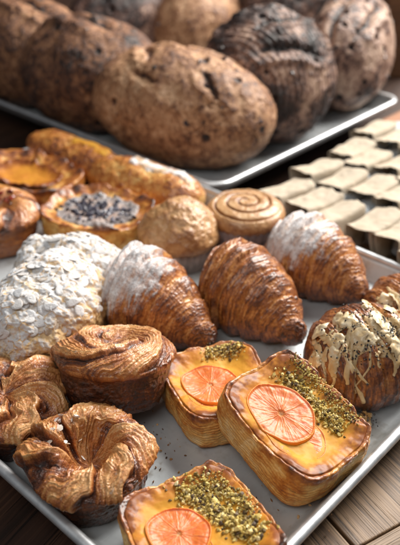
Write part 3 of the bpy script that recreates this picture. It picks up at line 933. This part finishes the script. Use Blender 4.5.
def icing(c, P, N, seed, strands, blobs, seeds):
    rng = np.random.default_rng(seed)
    nu, nv = P.shape[:2]
    vs, qs, at = [], [], []
    base = 0
    def surf(a, b):
        b = .41 - b * 1.0
        i = np.clip(a * (nu - 1), 0, nu - 1).astype(int)
        j = np.mod(b, 1) * nv
        j = j.astype(int) % nv
        return P[i, j], N[i, j]
    for s in strands:
        p = rope([(a, b, r) for a, b, r in s], 0)
        a = p[:, 0] + .008 * noise(V(np.arange(len(p)) * .3, p[:, 0] * 9, p[:, 1] * 9), seed)
        Q, Nn = surf(a, p[:, 1])
        for _ in range(3):
            Q[1:-1] = (Q[:-2] + Q[1:-1] * 2 + Q[2:]) / 4
        rr = p[:, 2] * (1 + .35 * noise(V(np.arange(len(p)) * .45, p[:, 0] * 3, p[:, 1] * 3), seed + 2))
        Tn = np.gradient(Q, axis=0)
        Tn /= np.linalg.norm(Tn, axis=1, keepdims=True) + 1e-9
        Bn = np.cross(Nn, Tn)
        Bn /= np.linalg.norm(Bn, axis=1, keepdims=True) + 1e-9
        an = np.linspace(0, 2 * PI, 12, endpoint=False)
        endf = np.sqrt(np.clip(1 - np.linspace(-1, 1, len(p)) ** 12, .01, 1))
        G = Q[:, None] + (np.cos(an)[None, :, None] * Bn[:, None] + np.sin(an)[None, :, None] * Nn[:, None] * .38) * (rr * endf)[:, None, None] + Nn[:, None] * .0004
        G += .0005 * noise(G * 300, seed + 3)[..., None] * Nn[:, None]
        vs.append(G.reshape(-1, 3))
        qs.append(grid_faces(len(p), 12, True, base))
        at.append(.55 + .35 * fbm(G * 160, 2, seed + 4).ravel())
        base += G.shape[0] * 12
    for (a, b, r) in blobs:
        q, n = surf(np.array([a]), np.array([b]))
        q, n = q[0], n[0]
        t1 = np.cross(n, [.3, .2, .9]); t1 /= np.linalg.norm(t1)
        t2 = np.cross(n, t1)
        an = np.linspace(0, 2 * PI, 26, endpoint=False)
        f = np.linspace(.02, 1, 9)
        F, T = np.meshgrid(f, an, indexing='ij')
        edge = 1 + .55 * noise(V(np.cos(T) * 1.3, np.sin(T) * 1.3, T * 0 + a * 50), seed + 5) + .35 * noise(V(np.cos(T) * 3, np.sin(T) * 3, T * 0 + a * 90), seed + 15)
        h = r * .38 * np.sqrt(np.clip(1.02 - F * F, 0, 1)) - .0006
        G = q + (F * np.cos(T) * edge * r)[..., None] * t1 + (F * np.sin(T) * edge * r)[..., None] * t2 + h[..., None] * n
        G += (.0016 * noise(G * 190, seed + 6) + .0006 * noise(G * 500, seed + 16))[..., None] * n
        vs.append(G.reshape(-1, 3))
        qs.append(grid_faces(9, 26, True, base))
        at.append(.75 + .3 * fbm(G * 160, 2, seed + 7).ravel())
        base += 9 * 26
    raw_mesh('icing', np.concatenate(vs), np.concatenate(qs), M['icing'], {'tint': np.clip(np.concatenate(at), 0, 1)}, c)
    cs, ss = [], []
    for (a, b, sa, sb, n_) in seeds:
        for _ in range(n_):
            q, n = surf(np.array([np.clip(a + rng.normal(0, sa), .02, .98)]), np.array([b + rng.normal(0, sb)]))
            cs.append(q[0] + n[0] * rng.uniform(.0008, .003))
            ss.append(rng.uniform(.0006, .0012))
    o = lumps('black_seeds', np.array(cs), ss, M['seed'], rng.random(len(cs)), c, seed)
    o['kind'] = 'stuff'
def web(seed, n, a0, a1, nb, sa, sb):
    """random drips: they start near the ridge and run down the side facing the front"""
    rg = np.random.default_rng(seed)
    strands, blobs = [], []
    for k in range(n):
        a, q = rg.uniform(a0, a1), rg.uniform(.10, .24)
        da, r = rg.normal(0, .012), rg.uniform(.0008, .0030)
        s = [(a, q, r * .7)]
        for m in range(rg.integers(3, 8)):
            a = np.clip(a + da + rg.normal(0, .014), .05, .95)
            q += rg.uniform(.012, .045)
            s.append((a, q, r * rg.uniform(.7, 1.5)))
        s.append((a, q + .01, r * .8))
        strands.append(s)
    for k in range(n // 3):                        # strings that run along the body
        a, q, r = rg.uniform(a0, a1 - .15), rg.uniform(.16, .34), rg.uniform(.0007, .0015)
        s = []
        for m in range(6):
            s.append((a, q, r * rg.uniform(.7, 1.4)))
            a += rg.uniform(.02, .05)
            q += rg.normal(0, .018)
        strands.append(s)
    for k in range(nb):
        blobs.append((np.clip(rg.normal((a0 + a1) / 2, sa), .05, .95), rg.normal(.225, sb), rg.uniform(.0025, .0085)))
    return strands, blobs
sw, bw_ = web(5, 52, .12, .82, 44, .17, .055)
icing(c, P, N, 61, sw, bw_, [(.50, .22, .07, .04, 130), (.60, .27, .07, .04, 90), (.42, .24, .05, .03, 40), (.65, .20, .08, .05, 60)])
c, P, N = croissant('iced_croissant', 'second croissant with icing and black seeds, mostly outside the right edge', (.196, .560, TZ), R(-150), .105, .036, .010, 67, brown=.5, tip=.33, hz=.92, group='iced croissants with black seeds')
sw, bw_ = web(8, 16, .2, .8, 24, .16, .05)
icing(c, P, N, 68, sw, bw_, [(.55, .22, .1, .04, 90), (.75, .22, .06, .04, 50)])

almond_croissant('white almond croissant in front, buried in sliced almonds and sugar', (-.136, .540, TZ), R(66), .135, .098, .080, 71, 300)
almond_croissant('white almond croissant peeking out behind the bigger almond croissant', (-.130, .622, TZ), R(-12), .122, .075, .060, 77, 190)

# crumb knocked off an iced croissant
rng = np.random.default_rng(9)
cc = thing('pastry_crumb', 'small broken crumb with black seeds lying by the tray rim', 'crumb', (.134, .432, TZ))
lumps('crumb', np.array([(rng.normal(0, .0045), rng.normal(0, .0035), .003 + rng.uniform(0, .004)) for _ in range(16)]), rng.uniform(.002, .0048, 16), M['icing'], rng.uniform(.05, .5, 16), cc, 3)
sd = lumps('black_seeds', np.array([(rng.normal(0, .005), rng.normal(0, .004), .006 + rng.uniform(0, .005)) for _ in range(26)]), rng.uniform(.0006, .0012, 26), M['seed'], rng.random(26), cc, 4)
sd['kind'] = 'stuff'
for k, (x, y) in enumerate([(.113, .456), (.118, .449)]):
    tag(lumps('crumb_bit', np.array([(x, y, .002)]), [.0022], M['icing'], [.4], None, 30 + k), 'tiny pale crumb on the tray by the iced croissant', 'crumb', 'tiny crumbs by the iced croissant')

# ------------------------------------------------------------------ pastries at the back of the tray
BG = 'filled pastries at the back of the front tray'
def berries(c, hf, spots, seed, size=(.003, .0055), mat='berry', name='berries'):
    rng = np.random.default_rng(seed)
    cs = np.array([(x, y, float(hf(np.array([x]), np.array([y]))[0]) + .001) for x, y in spots])
    o = lumps(name, cs, rng.uniform(*size, len(cs)), M[mat], rng.random(len(cs)), c, seed)
    if len(cs) > 12:
        o['kind'] = 'stuff'
    return o
def spots(rng, n, rx, ry):
    q = rng.normal(0, 1, (n, 2)) * [rx, ry]
    return q
loaf('golden_twist', 'long golden glazed pastry at the back, touching the rear tray rim', (-.172, .925, TZ), R(-40), .175, .031, 81, 'danish', hz=.85, fruit=0, brown=.56, power=2.6, rough=.75, nu=200, nv=160, group=BG, pits=False, cat='pastry',
     strip=('custard', -.2, .85, .7, 'custard_strip'))
loaf('golden_twist', 'long golden glazed pastry with sugar along its top, beside the cone shaped bun', (-.068, .826, TZ), R(-33), .168, .034, 83, 'danish', hz=.9, fruit=0, brown=.54, power=2.6, rough=.75, nu=200, nv=160, group=BG, pits=False, cat='pastry',
     strip=('bun', -.45, .9, .62, 'sugar_strip'))
c, hf = danish('custard_danish', 'flat custard danish with a dark edge at the left, behind the jam bun', (-.222, .852, TZ), R(-35), .150, .105, .034, 85, e=2.8, nu=120, nv=260, group=BG, corner=.1, wob=2.8, lam_n=3, dark=.16, well=.52, pit=.62, fill_brown=.42)
c, hf = danish('berry_danish', 'round berry danish dusted with sugar, behind the almond croissants', (-.118, .738, TZ), R(-20), .126, .100, .042, 87, e=2.6, nu=120, nv=260, group=BG, corner=.02, wob=2.2, lam_n=3, fill='bun', fill_sugar=.40, fill_brown=.65, fill_name='sugared_filling', well=.60, pit=.74, dark=.10)
rng = np.random.default_rng(3)
berries(c, hf, spots(rng, 200, .021, .015), 88, (.0008, .0046))
c, P = kouign('golden bun with dark red jam at the far left edge', (-.232, .728, TZ), R(40), .050, .052, 91, 5, .8, light=-.10, pit=.8, nu=140, nv=200, name='jam_bun', cat='bun', group=BG, side_dark=.5, mat='kouign', fold=.0032, lamh=.0003, rb=.042)
pt = [on_top(P, x, y) + [0, 0, .0005] for x, y in rng.normal(0, .010, (22, 2)) + [.012, .006]]
j = lumps('jam', np.array(pt), rng.uniform(.003, .006, 22), M['jam'], rng.random(22), c, 92, 1, .6)
j['kind'] = 'stuff'

def cone_bun(label, loc, rz, seed):
    c = thing('cone_bun', label, 'bun', loc, rz, BG)
    nu, nv = 170, 220
    r, z, nr, nz, t = profile([(.0006, .074), (.009, .073), (.024, .066), (.037, .053), (.0445, .039), (.0445, .031), (.040, .026)], nu)
    th = np.linspace(0, 2 * PI, nv, endpoint=False)
    RR, T = np.meshgrid(r, th, indexing='ij')
    Z = np.broadcast_to(z[:, None], RR.shape)
    cx, sy = np.cos(T), np.sin(T)
    q = V(RR * cx, RR * sy, Z)
    low, med, mic = fbm(q * 40 + seed, 3, seed), fbm(q * 120, 3, seed + 1), fbm(q * 400, 3, seed + 2)
    crease = np.exp(-((np.mod(T - 2.2 + PI, 2 * PI) - PI) / .12) ** 2) * st(0, .02, RR)
    fac = np.abs(np.sin(T * 1.5 + .6)) ** .6
    d = .0022 * low + .0012 * med + .0003 * mic - .003 * crease + .0016 * (fac - .5) * st(0, .02, RR)
    P = V((RR + nr[:, None] * 0 + d) * cx, (RR + d) * sy, Z + d)
    P[0] = P[0].mean(0)
    grid_obj('bun_top', P, M['bun'], {'brown': np.clip(.34 + .3 * med + .25 * low + .3 * crease + .15 * mic, 0, 1), 'sugar': np.clip(.10 * st(.1, .7, med + mic), 0, 1)}, c, flip=True)
    case(c, .041, .033, .030, seed, 'grey_case')
    return c
def case(c, r1, r0, h, seed, mat, name='paper_case'):
    """pleated baking case"""
    nv = 192
    th = np.linspace(0, 2 * PI, nv, endpoint=False)
    prof = [(r0 * .02, .0002), (r0, .0002), (r0 * .5 + r1 * .5, h * .5), (r1, h), (r1 - .0006, h), (r0 * .5 + r1 * .5 - .0008, h * .5), (r0 - .001, .0014)]
    L = []
    for r, z in prof:
        pl = 1 + .018 * np.sin(th * 32) * (z > .001)
        L.append(V(r * pl * np.cos(th), r * pl * np.sin(th), z + 0 * th))
    return grid_obj(name, np.array(L), M[mat], None, c, flip=False)
cone_bun('cone shaped bun with a pale floury peak in a grey baking case', (-.022, .690, TZ), R(30), 95)

def cinnamon_roll(label, loc, rz, seed):
    c = thing('cinnamon_roll', label, 'roll', loc, rz, BG)
    nu, nv = 200, 260
    rt = .0435
    r, z, nr, nz, t = profile([(.0006, .060), (.012, .0605), (.028, .059), (.038, .056), (.0440, .049), (.0445, .043), (.0415, .038), (.040, .036)], nu)
    th = np.linspace(0, 2 * PI, nv, endpoint=False)
    RR, T = np.meshgrid(r, th, indexing='ij')
    Z = np.broadcast_to(z[:, None], RR.shape)
    cx, sy = np.cos(T), np.sin(T)
    q = V(RR * cx, RR * sy, Z)
    low, med, mic = fbm(q * 45 + seed, 3, seed), fbm(q * 140, 3, seed + 1), fbm(q * 420, 3, seed + 2)
    s = RR / .0128 - T / (2 * PI) + .10 * low
    f = s - np.floor(s)
    onr = st(.002, .006, RR) * (1 - st(.036, .041, RR))
    groove = np.exp(-((np.minimum(f, 1 - f)) / .10) ** 2) * onr
    d = -.0026 * groove + .0012 * low + .0006 * med + .0002 * mic
    P = V((RR + d * .5) * cx, (RR + d * .5) * sy, Z + d)
    grid_obj('rolled_top', P, M['bun'], {'brown': np.clip(.30 + .25 * med + .2 * low + .45 * groove + .22 * st(.040, .0435, RR) + .12 * mic, 0, 1), 'sugar': np.zeros(RR.shape)}, c, flip=True)
    case(c, .0425, .036, .042, seed, 'paper_case')
cinnamon_roll('cinnamon roll with a spiral top in a dark baking case', (.050, .716, TZ), R(-60), 99)
tag(lumps('glaze_flake', np.array([on_top(P * 0 + [[0, 0, .03]], 0, 0) * 0 + [.033, .603, .073]]), [.005], M['flake'], [.8], None, 12, .4), 'white flake of glaze stuck behind the plain croissant', 'flake') if False else None

# ------------------------------------------------------------------ loaves on the back tray
LZ = TZ + .001
loaf('batard_loaf', 'big pale brown speckled loaf in front on the back tray, nearest of the loaves', (-.027, .998, LZ), R(-34), .290, .094, 101, hz=.88, power=1.95, fruit=26, brown=.40,
     slashes=[(-.30, 1.15, .55, .15, .022, .008), (-.35, 1.75, .9, .095, .018, .007), (.28, 1.25, -.25, .07, .016, .007), (.5, 2.2, .8, .06, .012, .005), (-.1, 2.4, .3, .06, .012, .005)], tilt=0)
loaf('batard_loaf', 'dark brown loaf with a split orange ridge, between two other loaves on the left', (-.170, 1.130, LZ), R(-40), .240, .094, 107, hz=.95, fruit=16, brown=.68,
     slashes=[(-.05, 1.70, .05, .15, .030, .010)])
loaf('batard_loaf', 'dark brown loaf with a dusty crust at the far left edge', (-.290, 1.240, LZ), R(-38), .235, .094, 113, hz=.98, fruit=14, brown=.63,
     slashes=[(.1, 1.75, .05, .15, .030, .010), (-.4, 2.6, .4, .06, .012, .005)])
loaf('round_loaf', 'dark purplish round loaf with deep cracks and black fruit', (.100, 1.075, LZ), R(50), .206, .101, 119, 'dark_loaf', hz=.98, fruit=40, brown=.54, power=2.1, rough=1.1,
     slashes=[(.15, 1.2, .9, .13, .026, .012), (-.2, .6, -.3, .11, .024, .011), (.0, 1.9, .2, .13, .018, .008), (.45, 2.2, 1.2, .10, .018, .010), (-.35, 2.4, .6, .12, .02, .009)], ribs=.0007)
loaf('batard_loaf', 'mauve brown loaf on the right of the dark round loaf', (.256, 1.245, LZ), R(72), .270, .072, 127, 'dark_loaf', hz=1.3, fruit=18, brown=.24, power=2.4,
     slashes=[(-.6, 1.3, .3, .10, .020, .010), (.2, 1.5, .1, .12, .02, .009), (-.45, 2.2, .1, .12, .018, .009)])
loaf('batard_loaf', 'blurred light brown loaf far behind the round loaf and the big speckled loaf', (.010, 1.43, LZ), R(64), .25, .080, 131, hz=1.15, fruit=6, brown=.42, nu=150, nv=150)
loaf('batard_loaf', 'blurred blackish loaf far behind the big speckled loaf', (-.130, 1.43, LZ), R(20), .25, .075, 137, 'dark_loaf', hz=1.15, fruit=8, brown=.70, nu=150, nv=150)
loaf('batard_loaf', 'blurred black loaf far behind, filling the gap between the round loaf and the mauve loaf', (.185, 1.47, LZ), R(35), .27, .090, 139, 'dark_loaf', hz=1.25, fruit=8, brown=.72, nu=150, nv=150)

# ------------------------------------------------------------------ paper wrapped cakes
def paper_mat():
    m = NT('baking_paper')
    n1 = m.noise(40, 4, .6)
    col = m.ramp(n1, [(.3, (.56, .47, .36)), (.7, (.68, .60, .49))])
    m.t.nodes.remove(m.t.nodes['Principled BSDF'])
    d = m.n('ShaderNodeBsdfDiffuse')
    tr = m.n('ShaderNodeBsdfTranslucent')
    mx = m.n('ShaderNodeMixShader')
    nb = m.bump(m.noise(60, 4), .5, .002)
    for s in (d, tr):
        m.link(col, s.inputs['Color'])
        m.link(nb, s.inputs['Normal'])
    mx.inputs[0].default_value = .22
    m.link(d.outputs[0], mx.inputs[1])
    m.link(tr.outputs[0], mx.inputs[2])
    m.link(mx.outputs[0], m.t.nodes['Material Output'].inputs['Surface'])
    return m.m
M['paper'] = paper_mat()
def glaze_mat():
    m = NT('white_glaze')
    n1 = m.noise(70, 5, .65)
    n2 = m.noise(28, 3, .6)
    col = m.ramp(n2, [(.3, (.28, .32, .36)), (.6, (.41, .44, .46))])
    col = m.mix(m.step(n1, .57, .66), col, (.20, .12, .07))
    return m.out(Base_Color=col, Roughness=.55, Coat_Weight=.1, Normal=m.bump(n1, .6, .002))
M['glaze'] = glaze_mat()

def wrapped(label, loc, rz, seed, group):
    """a bar cake in an open trough of folded paper; local X is the long axis"""
    rng = np.random.default_rng(seed)
    c = thing('wrapped_cake', label, 'cake', loc, rz, group)
    c.rotation_euler.x = R(-9 + rng.uniform(-5, 5))
    c.rotation_euler.y = R(rng.uniform(2, 9))
    nu, nv = 40, 60
    # cake
    u = np.sin(np.linspace(-1, 1, 60) * PI / 2 * .995)
    th = np.linspace(0, 2 * PI, 80, endpoint=False)
    U, T = np.meshgrid(u, th, indexing='ij')
    rb = (1 - np.abs(U) ** 3.6) ** (1 / 3.)
    k = sq(T, 2, 2, 2.6)
    D = V(U * .048 + .012, k * np.cos(T) * .0168 * rb, k * np.sin(T) * .0185 * rb + .0225)
    n = fbm(D * 55 + seed, 3, seed)
    n2 = fbm(D * 160 + seed, 3, seed + 3)
    D = D + (D - [.012, 0, .0225]) * (.14 * n + .05 * n2)[..., None]
    o = grid_obj('glazed_cake', D, M['glaze'], None, c)
    caps(o, D)
    # paper sleeve: closed and creased at the front end, open and crumpled behind where the cake shows
    x = np.linspace(-.060, -.010, nu)
    th = np.linspace(0, 2 * PI, 72, endpoint=False)
    X, T = np.meshgrid(x, th, indexing='ij')
    k = sq(T, 2, 2, 14.)
    op = st(-.034, -.010, X)
    fl = st(-.062, -.068, X)
    hh = .0200 + 0 * fl + .006 * op * np.clip(np.sin(T), 0, 1)
    y = k * np.cos(T) * (.0192 + .0010 * op)
    z = k * np.sin(T) * hh + .0215
    n = fbm(V(X * 34, np.cos(T) * .9, np.sin(T) * .9 + seed), 3, seed)
    n2 = noise(V(X * 90, np.cos(T) * 2.2, np.sin(T) * 2.2 + seed), seed + 1)
    y = y * (1 + .08 * n)
    z = z + np.where(np.sin(T) > -.3, .0026 * n + .0022 * np.abs(n2), 0)
    X = X - .006 * st(-.044, -.060, X) * np.sin(T) + op * (.010 * noise(V(np.cos(T) * 1.6, np.sin(T) * 1.6, T * 0 + seed), seed + 2) + .010 * np.sin(T))
    G = V(X, y, np.maximum(z, .0008))
    p = grid_obj('paper_sleeve', G, M['paper'], None, c)
    s = p.modifiers.new('thickness', 'SOLIDIFY')
    s.thickness = .0005
    return c
A2 = np.array([math.cos(R(43)), math.sin(R(43))])
B2 = np.array([-A2[1], A2[0]])
o0 = np.array([.134, .815])
rnd = random.Random(4)
KEEP = (6, 5, 4, 3)                             # the packets in view, plus the next one of each row
ordn = ['first', 'second', 'third', 'fourth', 'fifth', 'sixth', 'seventh', 'eighth']
for row in range(4):
    for k in range(6):
        p = o0 + A2 * (row * .073 + rnd.uniform(-.010, .010)) - B2 * (k * .0388 - row * .012)
        if k >= KEEP[row]:
            continue
        lab = 'first paper wrapped cake of the front row, right behind the spiral cinnamon roll' if row + k == 0 else '%s white glazed cake from the rear tray rim in the %s row of paper wraps' % (ordn[k], ['front', 'second', 'third', 'rearmost'][row])
        wrapped(lab, (p[0], p[1], TZ - .010 + row * .002), R(43 + rnd.uniform(-5, 5)), 200 + row * 10 + k, 'white glazed cakes in open paper wraps')
# the third tray they stand on
tray3 = sheet_pan('baking_tray', 'baking tray hidden under the paper wrapped cakes at the right', .40, .345, (.302 + .004, .577 + .006, -.0315), R(47.3), .018)

# brown post, and an added orange block standing in for the lit counter
box_p = thing('wooden_post', 'brown wooden post in the blurred background at the top right', 'post', (.388, 1.47, -.033))
box('post', (-.03, -.03, 0), (.03, .03, .8), M['post'], box_p, .004)
blk = thing('lit_counter_patch', 'orange brown wooden block between the rear tray rim and the paper wraps', 'block', (.318, 1.092, -.033), R(47))
box('block', (-.05, -.03, 0), (.09, .03, .040), M['block'], blk, .003)
# loose crumbs on the tray
rng = np.random.default_rng(77)
cr = []
for k in range(330):
    q = np.array(near) + A * rng.uniform(.03, .42) + B * rng.uniform(.03, .42)
    cr.append((q[0], q[1], TZ + .0007))
cr += [(.045 + rng.normal(0, .03), .350 + rng.normal(0, .012), TZ + .0006) for _ in range(30)] + [(-.02 + rng.normal(0, .018), .415 + rng.normal(0, .02), TZ + .0006) for _ in range(30)]
cb = lumps('crumbs', np.array(cr), np.abs(rng.normal(.0006, .0005, len(cr))) + .0004, M['crumb'], rng.random(len(cr)), None, 78, .5)
tag(cb, 'loose flakes and crumbs scattered over the bare front tray', 'crumbs')
cb['kind'] = 'stuff'
